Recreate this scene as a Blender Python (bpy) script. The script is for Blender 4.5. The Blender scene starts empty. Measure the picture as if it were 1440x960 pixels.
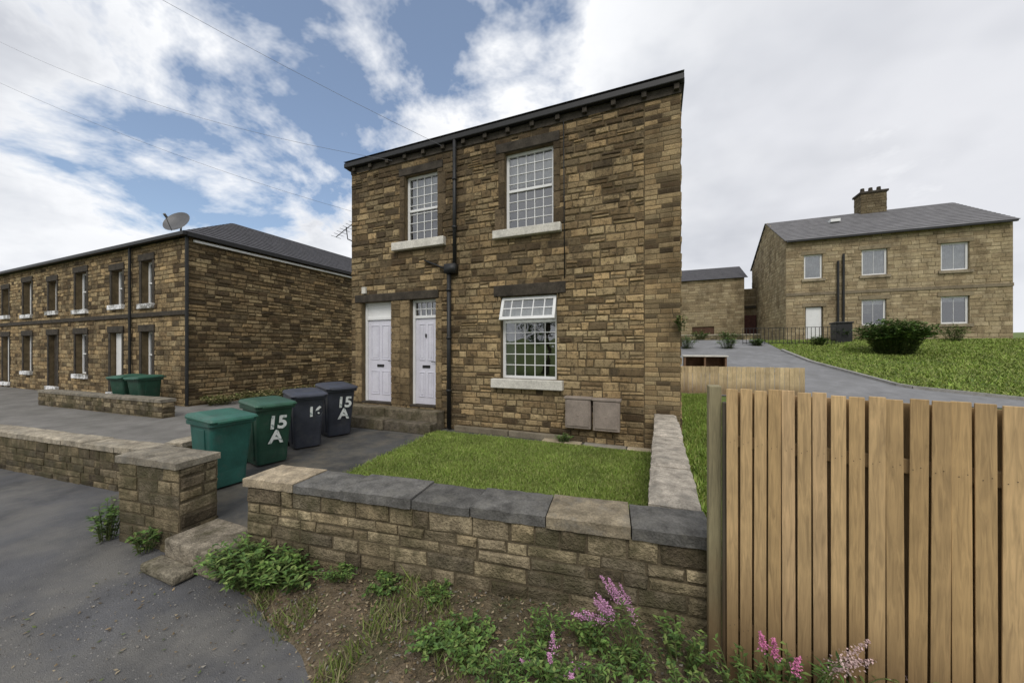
import bpy, math, random
import numpy as np
from mathutils import Vector, Matrix, noise as mnoise
random.seed(7); rng=np.random.default_rng(7)
scene=bpy.context.scene
scene.view_settings.view_transform='Standard'
try: scene.view_settings.look='None'
except Exception: pass
scene.view_settings.exposure=0

# ------------------------------------------------------------------ helpers
def link(ob,parent=None):
    scene.collection.objects.link(ob)
    if parent is not None:
        ob.parent=parent
        ob.matrix_parent_inverse=Matrix.Translation(parent.location).inverted()
    return ob
def empty(name,loc=(0,0,0)):
    e=bpy.data.objects.new(name,None); e.location=loc; e.empty_display_size=0.3
    scene.collection.objects.link(e); return e
class MB:
    def __init__(s): s.v=[]; s.f=[]; s.c=[]
    def add(s,verts,faces,col=(1,1,1)):
        b=len(s.v); s.v+= [tuple(p) for p in verts]; s.f+=[tuple(i+b for i in f) for f in faces]
        s.c+=[col]*len(verts)
    def box(s,x0,x1,y0,y1,z0,z1,col=(1,1,1),M=None):
        vs=[Vector(p) for p in [(x0,y0,z0),(x1,y0,z0),(x1,y1,z0),(x0,y1,z0),(x0,y0,z1),(x1,y0,z1),(x1,y1,z1),(x0,y1,z1)]]
        if M is not None: vs=[M@p for p in vs]
        s.add(vs,[(0,3,2,1),(4,5,6,7),(0,1,5,4),(1,2,6,5),(2,3,7,6),(3,0,4,7)],col)
    def tube(s,pts,r,seg=8,col=(1,1,1),r2=None):
        pts=[Vector(p) for p in pts]; n=len(pts); b=len(s.v)
        for i,p in enumerate(pts):
            d=(pts[min(i+1,n-1)]-pts[max(i-1,0)]).normalized()
            a=d.orthogonal().normalized() if i==0 else (ra - d*ra.dot(d)).normalized()
            ra=a; bb=d.cross(a)
            rr=r if r2 is None else r+(r2-r)*i/(n-1)
            for k in range(seg):
                t=2*math.pi*k/seg
                s.v.append(tuple(p+a*math.cos(t)*rr+bb*math.sin(t)*rr)); s.c.append(col)
        for i in range(n-1):
            for k in range(seg):
                s.f.append((b+i*seg+k,b+i*seg+(k+1)%seg,b+(i+1)*seg+(k+1)%seg,b+(i+1)*seg+k))
        s.f.append(tuple(b+k for k in range(seg))[::-1]); s.f.append(tuple(b+(n-1)*seg+k for k in range(seg)))
    def obj(s,name,mat,parent=None,bevel=0,smooth=False):
        me=bpy.data.meshes.new(name); me.from_pydata(s.v,[],s.f)
        at=me.color_attributes.new('Col','FLOAT_COLOR','POINT')
        arr=np.ones((len(s.v),4),dtype=np.float32); arr[:,:3]=np.array(s.c,dtype=np.float32).reshape(-1,3)
        at.data.foreach_set('color',arr.ravel())
        me.materials.append(mat); me.update()
        ob=bpy.data.objects.new(name,me); link(ob,parent)
        if bevel:
            m=ob.modifiers.new('b','BEVEL'); m.width=bevel; m.segments=2; m.limit_method='ANGLE'; m.angle_limit=math.radians(40)
        if smooth:
            for p in me.polygons: p.use_smooth=True
        return ob
def boxo(name,x0,x1,y0,y1,z0,z1,mat,parent=None,bevel=0,col=(1,1,1)):
    m=MB(); m.box(x0,x1,y0,y1,z0,z1,col); return m.obj(name,mat,parent,bevel)

def new_mat(name):
    m=bpy.data.materials.new(name); m.use_nodes=True; nt=m.node_tree
    return m,nt,nt.nodes['Principled BSDF']
def N(nt,t,**k):
    n=nt.nodes.new(t)
    for a,b in k.items(): setattr(n,a,b)
    return n
def noise_n(nt,scale,detail=4,rough=.6,vec=None,dist=0):
    n=N(nt,'ShaderNodeTexNoise'); n.inputs['Scale'].default_value=scale; n.inputs['Detail'].default_value=detail
    n.inputs['Roughness'].default_value=rough; n.inputs['Distortion'].default_value=dist
    if vec is not None: nt.links.new(vec,n.inputs['Vector'])
    return n
def ramp(nt,src,stops):
    r=N(nt,'ShaderNodeValToRGB'); el=r.color_ramp.elements
    while len(el)<len(stops): el.new(.5)
    for e,(p,c) in zip(el,stops):
        e.position=p; e.color=(c,c,c,1) if not hasattr(c,'__len__') else (*c,1)
    nt.links.new(src,r.inputs['Fac']); return r
def mixc(nt,mode,fac,a,b):
    m=N(nt,'ShaderNodeMix',data_type='RGBA',blend_type=mode)
    for sock,val in ((m.inputs[0],fac),(m.inputs[6],a),(m.inputs[7],b)):
        if hasattr(val,'links') : nt.links.new(val,sock)
        elif hasattr(val,'__len__'): sock.default_value=(*val,1) if len(val)==3 else val
        else: sock.default_value=val
    return m.outputs[2]
def objvec(nt):
    return N(nt,'ShaderNodeTexCoord').outputs['Object']
def bump(nt,bs,h,strength,dist):
    b=N(nt,'ShaderNodeBump'); b.inputs['Strength'].default_value=strength; b.inputs['Distance'].default_value=dist
    nt.links.new(h,b.inputs['Height']); nt.links.new(b.outputs[0],bs.inputs['Normal'])
def generic(name,base,rough=.8,var=.35,scale=6,fine=60,bumpS=.4,bumpD=.01,useattr=False,spec=.3,stain=None,stain_scale=1.5,st=(.45,.68,.8)):
    m,nt,bs=new_mat(name); v=objvec(nt)
    n1=noise_n(nt,scale,3,.65,v); n2=noise_n(nt,fine,2,.7,v)
    r1=ramp(nt,n1.outputs[0],[(.3,1-var),(.7,1+var*.6)])
    r2=ramp(nt,n2.outputs[0],[(.3,1-var*.6),(.7,1+var*.5)])
    if useattr:
        a=N(nt,'ShaderNodeAttribute'); a.attribute_name='Col'
        c=mixc(nt,'MULTIPLY',1.0,a.outputs['Color'],base)
    else:
        c=mixc(nt,'MULTIPLY',0.0,base,base)
    c=mixc(nt,'MULTIPLY',1.0,c,r1.outputs[0]); c=mixc(nt,'MULTIPLY',1.0,c,r2.outputs[0])
    if stain:
        n3=noise_n(nt,stain_scale,4,.7,v); r3=ramp(nt,n3.outputs[0],[(st[0],0.0),(st[1],st[2])])
        c=mixc(nt,'MIX',r3.outputs[0],c,stain)
    nt.links.new(c,bs.inputs['Base Color']); bs.inputs['Roughness'].default_value=rough
    bs.inputs['Specular IOR Level'].default_value=spec
    if bumpS: bump(nt,bs,n2.outputs[0],bumpS,bumpD)
    return m
def leafmat(name):
    m,nt,bs=new_mat(name); a=N(nt,'ShaderNodeAttribute'); a.attribute_name='Col'
    nt.links.new(a.outputs['Color'],bs.inputs['Base Color']); bs.inputs['Roughness'].default_value=.6; bs.inputs['Specular IOR Level'].default_value=.3
    return m

def stone_mat(name,soot=(.05,.04,.028),amt=.75):
    m,nt,bs=new_mat(name); v=objvec(nt)
    a=N(nt,'ShaderNodeAttribute'); a.attribute_name='Col'
    n1=noise_n(nt,12,4,.75,v,.3); n2=noise_n(nt,80,2,.7,v)
    mp=N(nt,'ShaderNodeMapping'); mp.inputs['Scale'].default_value=(1,1,.45); nt.links.new(v,mp.inputs[0])
    n3=noise_n(nt,1.3,4,.75,mp.outputs[0])
    c=mixc(nt,'MULTIPLY',1,a.outputs['Color'],ramp(nt,n2.outputs[0],[(.3,.70),(.7,1.3)]).outputs[0])
    c=mixc(nt,'MULTIPLY',1,c,ramp(nt,n3.outputs[0],[(.32,(.60,.57,.54)),(.5,(1.0,.98,.95)),(.7,(1.2,1.18,1.12))]).outputs[0])
    r=ramp(nt,n1.outputs[0],[(.50,0),(.64,amt)])
    c=mixc(nt,'MIX',r.outputs[0],c,soot)
    nt.links.new(c,bs.inputs['Base Color']); bs.inputs['Roughness'].default_value=.93; bs.inputs['Specular IOR Level'].default_value=.15
    ad=N(nt,'ShaderNodeMath',operation='ADD'); nt.links.new(n1.outputs[0],ad.inputs[0]); nt.links.new(n2.outputs[0],ad.inputs[1])
    bump(nt,bs,ad.outputs[0],.9,.025); return m
M_stone=stone_mat('stone',amt=.72)
M_stone_clean=stone_mat('stone_clean',amt=.38,soot=(.14,.11,.07))
M_mort=generic('mortar',(.15,.115,.068),.95,.4,5,80,.6,.01,spec=.1)
M_mort_l=generic('mortar_light',(.25,.205,.13),.95,.4,5,80,.6,.01,spec=.1)
M_mort_d=generic('mortar_dark',(.13,.105,.068),.95,.4,5,80,.6,.01,spec=.1)
M_gwall=generic('garden_stone',(1,1,1),.92,.5,9,55,.9,.025,True,.15,stain=(.075,.068,.035),stain_scale=2.6,st=(.44,.62,.78))
M_cope=generic('coping',(1,1,1),.85,.5,8,70,.7,.012,True,.3,stain=(.20,.19,.165),stain_scale=6,st=(.50,.7,.6))
M_white=generic('white_paint',(.80,.80,.79),.45,.06,4,30,.05,.002,spec=.4)
M_doorw=generic('door_paint',(.68,.67,.74),.4,.08,4,30,.05,.002,spec=.4)
M_sill=generic('sill_paint',(.66,.63,.56),.8,.25,5,40,.4,.004)
M_dark=generic('dark_metal',(.02,.02,.02),.5,.3,8,40,.1,.002,spec=.4)
M_cable=generic('cable_sheath',(.16,.16,.17),.6,.1)
M_lintel=generic('sooty_lintel',(.06,.05,.038),.9,.5,6,40,.6,.008)
M_slate=generic('slate',(.085,.082,.088),.7,.35,5,30,.4,.01)
M_asph=generic('asphalt',(.135,.135,.14),.9,.35,1.4,170,1,.012,stain=(.23,.22,.20),stain_scale=1.1)
M_court=generic('courtyard_concrete',(.22,.21,.195),.9,.3,1.4,120,.8,.01,stain=(.14,.135,.12),stain_scale=.8)
M_path=generic('path_tarmac',(.09,.09,.088),.9,.35,1.5,150,.9,.008,stain=(.18,.16,.125),stain_scale=1.8)
M_soil=generic('soil',(.15,.115,.075),1,.5,5,45,1,.03,stain=(.08,.085,.04),stain_scale=3)
M_flag=generic('flagstone',(1,1,1),.9,.3,5,60,.6,.01,True)
M_leaf=leafmat('leaf')
M_bark=generic('bark',(.1,.075,.05),.9,.4,8,40,.8,.02)
M_plast=generic('plastic',(1,1,1),.45,.25,5,80,.15,.002,True,.45,stain=(.10,.10,.09),stain_scale=4,st=(.52,.8,.5))
M_int=generic('interior',(.05,.048,.045),.9,.2)
M_curt=generic('net_curtain',(.62,.62,.62),.9,.25,3,20,0,0)
M_meter=generic('meter_box_plastic',(.30,.25,.21),.7,.25,5,60,.1,.002)

def wood(name,mul=(1,1,1)):
    m,nt,bs=new_mat(name); v=objvec(nt)
    mp=N(nt,'ShaderNodeMapping'); mp.inputs['Scale'].default_value=(1,1,.07); nt.links.new(v,mp.inputs[0])
    n=noise_n(nt,70,3,.6,mp.outputs[0],1.2); n2=noise_n(nt,3,3,.6,v)
    a=N(nt,'ShaderNodeAttribute'); a.attribute_name='Col'
    c=mixc(nt,'MULTIPLY',1,a.outputs['Color'],mul)
    c=mixc(nt,'MULTIPLY',1,c,ramp(nt,n.outputs[0],[(.3,.7),(.65,1.12)]).outputs[0])
    c=mixc(nt,'MULTIPLY',1,c,ramp(nt,n2.outputs[0],[(.3,.78),(.7,1.1)]).outputs[0])
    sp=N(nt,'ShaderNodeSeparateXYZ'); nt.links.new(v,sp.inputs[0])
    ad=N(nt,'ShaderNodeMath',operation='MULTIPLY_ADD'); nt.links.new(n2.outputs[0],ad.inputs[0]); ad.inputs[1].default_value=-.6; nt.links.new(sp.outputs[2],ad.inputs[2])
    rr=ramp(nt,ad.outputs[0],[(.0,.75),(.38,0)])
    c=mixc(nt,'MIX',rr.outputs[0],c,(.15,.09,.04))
    nt.links.new(c,bs.inputs['Base Color']); bs.inputs['Roughness'].default_value=.75
    bump(nt,bs,n.outputs[0],.4,.004); return m
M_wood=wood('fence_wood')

def glass(name,mn=.10):
    m=bpy.data.materials.new(name); m.use_nodes=True; nt=m.node_tree; nt.nodes.clear()
    o=N(nt,'ShaderNodeOutputMaterial'); mx=N(nt,'ShaderNodeMixShader'); t=N(nt,'ShaderNodeBsdfTransparent'); g=N(nt,'ShaderNodeBsdfGlossy')
    t.inputs[0].default_value=(.85,.88,.88,1); g.inputs['Roughness'].default_value=.02
    fr=N(nt,'ShaderNodeFresnel'); fr.inputs[0].default_value=1.6
    ad=N(nt,'ShaderNodeMath',operation='ADD'); ad.inputs[1].default_value=mn; nt.links.new(fr.outputs[0],ad.inputs[0])
    v=objvec(nt); n=noise_n(nt,2.5,2,.5,v); b=N(nt,'ShaderNodeBump'); b.inputs['Strength'].default_value=.15; b.inputs['Distance'].default_value=.03
    nt.links.new(n.outputs[0],b.inputs['Height']); nt.links.new(b.outputs[0],g.inputs['Normal'])
    nt.links.new(ad.outputs[0],mx.inputs[0]); nt.links.new(t.outputs[0],mx.inputs[1]); nt.links.new(g.outputs[0],mx.inputs[2]); nt.links.new(mx.outputs[0],o.inputs[0])
    return m
M_glass=glass('window_glass',.20)

# ------------------------------------------------------------------ masonry
def clip(r,ops):
    out=[r]
    for (a0,a1,b0,b1) in ops:
        nxt=[]
        for (x0,x1,z0,z1) in out:
            if x1<=a0 or x0>=a1 or z1<=b0 or z0>=b1: nxt.append((x0,x1,z0,z1)); continue
            if x0<a0: nxt.append((x0,a0,z0,z1))
            if x1>a1: nxt.append((a1,x1,z0,z1))
            m0=max(x0,a0); m1=min(x1,a1)
            if z0<b0: nxt.append((m0,m1,z0,b0))
            if z1>b1: nxt.append((m0,m1,b1,z1))
        out=nxt
    return out
def masonry(name,parent,o,u,L,z0,z1,ops,ch,wr,colfn,mat,mort,prot=(.006,.026),joint=.014,jit=.008,top=None,seed=1,mortar_depth=0.25,sneck=0.0):
    R=random.Random(seed); n=(u[1],-u[0])
    def P(a,d,z): return (o[0]+u[0]*a+n[0]*d, o[1]+u[1]*a+n[1]*d, z)
    mb=MB(); z=z0
    while z<z1-.02:
        h=R.uniform(*ch)
        if z+h>z1-.05: h=z1-z
        a=0.0
        while a<L-1e-4:
            w=R.uniform(*wr)
            if a+w>L-.1: w=L-a
            cells=[(a,a+w,z,z+h)]
            if h>.1 and R.random()<sneck:
                t=R.uniform(.38,.62); cells=[(a,a+w,z,z+h*t),(a,a+w,z+h*t,z+h)]
            parts=[q for c_ in cells for q in clip(c_,ops)]
            for (x0,x1,c0,c1) in parts:
                if x1-x0<.03 or c1-c0<.03: continue
                j=joint/2+R.uniform(0,joint*.5)
                x0+=j;x1-=j;c0+=j;c1-=j
                if top: 
                    tz=top((x0+x1)/2)
                    if c0>tz-.03: continue
                    c1=min(c1,tz)
                p=R.uniform(*prot); q=min(.014,(c1-c0)*.2)
                J=lambda: R.uniform(-jit,jit)
                cs=[(x0+J(),c0+J()),(x1+J(),c0+J()),(x1+J(),c1+J()),(x0+J(),c1+J())]
                ins=[(q,q),(-q,q),(-q,-q),(q,-q)]
                vs=[P(x,-.02,zz) for x,zz in cs]+[P(x,p*.45,zz) for x,zz in cs]+[P(x+i[0]+J()*.8,p+J()*.6,zz+i[1]+J()*.8) for (x,zz),i in zip(cs,ins)]
                fs=[]
                for b in (0,4):
                    for k in range(4):
                        k2=(k+1)%4; fs.append((b+k,b+k2,b+4+k2,b+4+k))
                fs.append((8,9,10,11))
                mb.add(vs,fs,colfn((x0+x1)/2,(c0+c1)/2,R))
            a+=w
        z+=h
    mb.obj(name,mat,parent)
    mm=MB()
    xs=sorted(set([0,L]+[v for q in ops for v in q[:2] if 0<v<L])); zs=sorted(set([z0,z1]+[v for q in ops for v in q[2:] if z0<v<z1]))
    for i in range(len(xs)-1):
        for k in range(len(zs)-1):
            cx=(xs[i]+xs[i+1])/2; cz=(zs[k]+zs[k+1])/2
            if any(q[0]<cx<q[1] and q[2]<cz<q[3] for q in ops): continue
            mm.add([P(xs[i],0,zs[k]),P(xs[i+1],0,zs[k]),P(xs[i+1],0,zs[k+1]),P(xs[i],0,zs[k+1])],[(0,1,2,3)])
    for q in ops:
        for (s,e) in (((q[0],q[2]),(q[0],q[3])),((q[0],q[3]),(q[1],q[3])),((q[1],q[3]),(q[1],q[2])),((q[1],q[2]),(q[0],q[2]))):
            mm.add([P(s[0],0,s[1]),P(e[0],0,e[1]),P(e[0],-mortar_depth,e[1]),P(s[0],-mortar_depth,s[1])],[(0,1,2,3)])
    mm.obj(name+'_mortar',mort,parent)

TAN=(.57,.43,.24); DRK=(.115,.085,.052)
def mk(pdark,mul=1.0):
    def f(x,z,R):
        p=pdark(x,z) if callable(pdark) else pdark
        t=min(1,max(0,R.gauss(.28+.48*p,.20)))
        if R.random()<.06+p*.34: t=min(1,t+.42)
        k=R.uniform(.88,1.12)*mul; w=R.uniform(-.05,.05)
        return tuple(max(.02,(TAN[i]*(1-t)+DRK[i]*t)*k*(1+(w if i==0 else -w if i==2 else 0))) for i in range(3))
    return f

def window(parent,x0,x1,z0,z1,y,cols,rows,rec=.10,fr=.055,mb_w=.016,rail=None,curtain=None,name='window',depth=.9,skip_top=0,dark=False):
    yf=y+rec
    f=MB(); 
    f.box(x0,x0+fr,yf,yf+.06,z0,z1); f.box(x1-fr,x1,yf,yf+.06,z0,z1)
    f.box(x0+fr,x1-fr,yf,yf+.06,z0,z0+fr); f.box(x0+fr,x1-fr,yf,yf+.06,z1-fr,z1)
    ix0,ix1,iz0,iz1=x0+fr,x1-fr,z0+fr,z1-fr
    if skip_top: iz1=z1-skip_top
    if rail is not None: f.box(ix0,ix1,yf-.012,yf+.05,rail-.025,rail+.025)
    if skip_top: f.box(ix0,ix1,yf-.005,yf+.06,iz1-.02,iz1+.02)
    for i in range(1,cols):
        xx=ix0+(ix1-ix0)*i/cols; f.box(xx-mb_w/2,xx+mb_w/2,yf+.012,yf+.035,iz0,iz1)
    for i in range(1,rows):
        zz=iz0+(iz1-iz0)*i/rows
        if rail is not None and abs(zz-rail)<.06: continue
        f.box(ix0,ix1,yf+.010,yf+.033,zz-mb_w/2,zz+mb_w/2)
    f.obj(name+'_frame',M_white,parent,.003)
    g=MB(); g.add([(ix0,yf+.028,iz0),(ix1,yf+.028,iz0),(ix1,yf+.028,iz1),(ix0,yf+.028,iz1)],[(0,1,2,3)]); g.obj(name+'_glass',M_glass,parent)
    r=MB(); a,b=x0-.5,x1+.5; yb=yf+depth; yr=yf+.065
    r.add([(a,yb,z0-.4),(b,yb,z0-.4),(b,yb,z1+.3),(a,yb,z1+.3),(a,yr,z0-.4),(b,yr,z0-.4),(b,yr,z1+.3),(a,yr,z1+.3)],[(0,1,2,3),(0,4,5,1),(2,6,7,3),(1,5,6,2),(0,3,7,4)])
    r.obj(name+'_room',M_int,parent)
    if curtain:
        for (c0,c1,d0,d1) in curtain:
            c=MB(); n=40
            for i in range(n):
                xa=c0+(c1-c0)*i/n; xb=c0+(c1-c0)*(i+1)/n
                ya=yf+.10+.015*math.sin(i*1.3); yb2=yf+.10+.015*math.sin((i+1)*1.3)
                c.add([(xa,ya,d0),(xb,yb2,d0),(xb,yb2,d1),(xa,ya,d1)],[(0,1,2,3)])
            c.obj(name+'_curtain',M_curt,parent)

# ================================================================== MAIN HOUSE
FY=6.43; X0,X1=-6.866,.335; EZ=6.05
house=empty('stone_house',(-3.2,FY+3.5,0))
ops=[(-2.82,-1.82,4.03,5.57),(-5.27,-4.39,4.08,5.57),(-2.90,-1.76,1.11,2.73),(-6.53,-5.65,.43,2.79),(-5.13,-4.44,.43,2.79)]
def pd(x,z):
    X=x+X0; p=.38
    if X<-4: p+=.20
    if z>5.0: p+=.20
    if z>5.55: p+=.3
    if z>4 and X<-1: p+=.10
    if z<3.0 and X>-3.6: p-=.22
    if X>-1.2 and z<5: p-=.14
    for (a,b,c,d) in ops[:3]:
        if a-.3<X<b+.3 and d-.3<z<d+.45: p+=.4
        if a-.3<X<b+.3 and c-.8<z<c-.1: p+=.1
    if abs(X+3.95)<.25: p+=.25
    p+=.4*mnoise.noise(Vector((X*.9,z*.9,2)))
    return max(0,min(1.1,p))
QX=-.22
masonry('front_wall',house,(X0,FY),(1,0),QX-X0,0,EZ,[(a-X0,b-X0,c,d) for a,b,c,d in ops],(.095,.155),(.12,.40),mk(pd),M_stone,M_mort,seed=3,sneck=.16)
masonry('front_wall_corner',house,(QX,FY),(1,0),X1-QX,0,EZ,[],(.07,.095),(.16,.3),mk(lambda x,z:.25 if z<5.2 else .6,.9),M_stone_clean,M_mort,prot=(.004,.01),joint=.007,jit=.002,seed=4)
masonry('side_wall_east',house,(X1,FY),(0,1),7.2,0,EZ,[],(.12,.16),(.2,.5),mk(.3),M_stone,M_mort,seed=5)
masonry('side_wall_west',house,(X0,FY+7.2),(0,-1),7.2,0,EZ,[],(.12,.16),(.2,.5),mk(.4),M_stone,M_mort,seed=6)
masonry('rear_wall',house,(X1,FY+7.2),(-1,0),X1-X0,0,EZ,[],(.13,.17),(.3,.6),mk(.4),M_stone,M_mort,seed=8)
rf=MB(); a0,a1,b0,b1=X0-.12,X1+.05,FY-.14,FY+7.35; rz=EZ+.12; rh=EZ+1.5; rm=(b0+b1)/2
rf.add([(a0,b0,rz),(a1,b0,rz),(a1,b1,rz),(a0,b1,rz),(a0+3,rm,rh),(a1-3,rm,rh)],[(0,1,5,4),(1,2,5),(2,3,4,5),(3,0,4),(0,3,2,1)])
rf.obj('roof',M_slate,house)
ev=MB(); ev.box(a0,a1,FY-.13,FY-.03,EZ-.02,EZ+.09); ev.box(a1-.1,a1+.01,FY-.03,b1,EZ-.02,EZ+.09); ev.box(a0-.01,a0+.1,FY-.03,b1,EZ-.02,EZ+.09)
ev.obj('gutter',M_dark,house,.015)
cb=MB(); x=X0+.1
while x<X1-.1:
    cb.box(x,x+.08,FY-.09,FY-.012,EZ-.12,EZ-.025); x+=.5
cb.box(X0,X1+.01,FY-.028,FY+.02,EZ-.16,EZ-.022)
cb.obj('eave_corbels',M_lintel,house,.006)
li=MB(); li.box(-6.72,-4.36,FY-.05,FY+.08,2.792,2.97); li.box(-3.05,-1.58,FY-.04,FY+.08,2.732,2.95)
li.box(-3.0,-1.70,FY-.035,FY+.08,5.572,5.76); li.box(-5.42,-4.26,FY-.035,FY+.08,5.572,5.74)
li.obj('lintels',M_lintel,house,.012)
jm=MB()
for (a,b,c,d) in ops[:2]:
    for (p,q) in ((a-.13,a-.002),(b+.002,b+.13)):
        z=c
        while z<d-.01:
            h=min(random.choice([.3,.45,.5]),d-z)
            if h<.1: h=d-z
            k=random.uniform(.35,.8); e=random.choice([0,.08])
            jm.box(p-(e if q<=a else 0),q+(0 if q<=a else e),FY-.028,FY+.05,z+.004,z+h-.004,(.25*k,.19*k,.12*k)); z+=h
for (p,q) in ((-6.72,-6.535),(-5.645,-5.395),(-5.385,-5.135),(-4.435,-4.28)):
    z=.43
    while z<2.78:
        h=min(random.uniform(.11,.24),2.79-z)
        if h<.05: h=2.79-z
        k=random.uniform(.45,.95)
        jm.box(p,q,FY-.03+random.uniform(-.003,.003),FY+.09,z+.005,z+h-.005,(.40*k,.30*k,.17*k)); z+=h
jm.obj('stone_jambs',M_stone,house,.008)
si=MB(); si.box(-3.04,-1.66,FY-.12,FY+.10,3.87,4.028); si.box(-5.56,-4.18,FY-.12,FY+.10,3.90,4.078); si.box(-3.07,-1.62,FY-.13,FY+.10,.93,1.108)
si.obj('window_sills',M_sill,house,.012)
window(house,-2.82,-1.82,4.03,5.57,FY,5,8,rail=4.83,curtain=[(-2.8,-1.84,4.95,5.55)],name='window_upper_main')
window(house,-5.27,-4.39,4.08,5.57,FY,4,7,rail=4.80,curtain=[(-5.25,-4.41,4.85,5.55)],name='window_upper_small')
window(house,-2.90,-1.76,1.11,2.73,FY,5,5,rail=None,name='window_lower',skip_top=.50,curtain=[(-2.88,-2.66,1.15,2.2),(-2.88,-1.78,2.2,2.7)])
hm=Matrix.Translation((0,FY+.06,2.70))@Matrix.Rotation(math.radians(-20),4,'X')
hp=MB(); w0,w1=-2.89,-1.77; hh=.47
hp.box(w0,w1,-.03,.02,-.06,0,M=hm); hp.box(w0,w1,-.03,.02,-hh,-hh+.06,M=hm); hp.box(w0,w0+.055,-.03,.02,-hh+.06,-.06,M=hm); hp.box(w1-.055,w1,-.03,.02,-hh+.06,-.06,M=hm)
for i in range(1,5):
    xx=w0+(w1-w0)*i/5; hp.box(xx-.01,xx+.01,-.02,.005,-hh+.06,-.06,M=hm)
hp.box(w0+.055,w1-.055,-.018,.004,-hh/2-.01,-hh/2+.01,M=hm)
hp.obj('open_vent_frame',M_white,house,.003)
hg=MB(); hg.add([hm@Vector(p) for p in [(w0+.05,-.004,-hh+.05),(w1-.05,-.004,-hh+.05),(w1-.05,-.004,-.05),(w0+.05,-.004,-.05)]],[(0,1,2,3)]); hg.obj('open_vent_glass',M_glass,house)
def door(x0,x1,z0,z1,y,transom,name):
    f=MB(); fr=.06; yf=y+.12; ztr=z1-.38
    f.box(x0,x0+fr,yf-.02,yf+.06,z0,z1); f.box(x1-fr,x1,yf-.02,yf+.06,z0,z1); f.box(x0+fr,x1-fr,yf-.02,yf+.06,z1-fr,z1); f.box(x0+fr,x1-fr,yf-.02,yf+.06,ztr-.03,ztr+.03)
    if transom:
        for i in range(1,4):
            xx=x0+fr+(x1-x0-2*fr)*i/4; f.box(xx-.010,xx+.010,yf,yf+.03,ztr+.03,z1-fr)
        zz=(ztr+.03+z1-fr)/2; f.box(x0+fr,x1-fr,yf,yf+.028,zz-.01,zz+.01)
    else: f.box(x0+fr,x1-fr,yf+.01,yf+.04,ztr+.03,z1-fr)
    f.obj(name+'_frame',M_white,house,.004)
    if transom:
        g=MB(); g.add([(x0+fr,yf+.02,ztr),(x1-fr,yf+.02,ztr),(x1-fr,yf+.02,z1-fr),(x0+fr,yf+.02,z1-fr)],[(0,1,2,3)]); g.obj(name+'_fanlight',M_glass,house)
        boxo(name+'_hall',x0-.3,x1+.3,yf+.5,yf+.55,z0,z1+.3,M_int,house); boxo(name+'_hall_ceiling',x0-.3,x1+.3,yf+.07,yf+.5,z1+.05,z1+.1,M_int,house)
    d=MB(); a,b=x0+fr+.003,x1-fr-.003; t0,t1=z0+.03,ztr-.033
    d.box(a,b,yf+.015,yf+.055,t0,t1)
    w=b-a; m=.09; 
    for (pa,pb) in ((a+m,a+w/2-.035),(a+w/2+.035,b-m)):
        for (za,zb) in ((t0+.16,t0+.72),(t0+.98,t1-.12)):
            d.box(pa,pb,yf+.002,yf+.016,za,za+.02); d.box(pa,pb,yf+.002,yf+.016,zb-.02,zb)
            d.box(pa,pa+.02,yf+.002,yf+.016,za+.02,zb-.02); d.box(pb-.02,pb,yf+.002,yf+.016,za+.02,zb-.02)
            d.box(pa+.045,pb-.045,yf+.005,yf+.016,za+.045,zb-.045)
    d.obj(name,M_doorw,house,.004)
    h=MB(); h.box(a+w/2-.10,a+w/2+.10,yf+.001,yf+.015,t0+.81,t0+.87,(.1,.08,.04)); h.tube([(b-.05,yf+.02,t0+.95),(b-.05,yf-.03,t0+.95),(b-.12,yf-.03,t0+.95)],.009); h.obj(name+'_hardware',M_dark,house)
    boxo(name+'_threshold',x0,x1,y-.02,yf+.06,z0-.012,z0+.028,M_lintel,house,.005)
door(-6.53,-5.65,.43,2.79,FY,False,'door'); door(-5.13,-4.44,.43,2.79,FY,True,'door_b')
n=MB(); n.box(-4.80,-4.77,FY+.11,FY+.122,1.95,2.03,(.05,.05,.05)); n.obj('door_number',M_dark,house)
boxo('lamp_box',-6.48,-6.36,FY-.08,FY-.02,2.99,3.15,M_sill,house,.01)
dp=MB(); dp.tube([(-3.92,FY-.09,EZ),(-3.92,FY-.09,3.45)],.04); dp.tube([(-4.05,FY-.10,3.28),(-4.05,FY-.10,.04)],.045)
dp.box(-4.13,-3.87,FY-.17,FY-.03,3.27,3.46)
dp.tube([(-4.7,FY-.05,3.62),(-4.15,FY-.07,3.38)],.02)
for z in (.8,1.9,2.9): dp.tube([(-4.05,FY-.10,z),(-4.05,FY-.10,z+.05)],.058)
for z in (4.2,5.2): dp.tube([(-3.92,FY-.09,z),(-3.92,FY-.09,z+.05)],.052)
dp.tube([(-1.62,FY-.03,5.9),(-1.60,FY-.03,3.0)],.010)
dp.obj('drainpipe',M_dark,house,smooth=True)
def meter(x0,x1,dz):
    e=MB(); e.box(x0,x1,FY-.17,FY-.02,.28+dz,.83+dz); e.box(x0-.02,x1+.02,FY-.19,FY-.02,.80+dz,.84+dz); e.box(x0+.03,x1-.03,FY-.185,FY-.165,.32+dz,.78+dz); e.box((x0+x1)/2-.015,(x0+x1)/2+.015,FY-.195,FY-.18,.5,.53)
    e.obj('meter_box_part',M_meter,house,.008)
meter(-1.555,-1.10,0); meter(-1.06,-.61,-.01)
pl=MB()
for a,b,c in ((-3.9,-2.7,(.2,.17,.12)),(-2.68,-1.5,(.22,.19,.14)),(-1.95,-1.25,(.42,.35,.24)),(-1.2,-.5,(.30,.27,.22)),(-.48,-.1,(.5,.42,.3))):
    big=c[0]>.25
    pl.box(a,b,FY-.32 if big else FY-.14,FY-.15 if big else FY-.035,.0,.05 if big else .11,c)
pl.obj('base_flagstones',M_flag,house,.01)
stp=MB()
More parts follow.
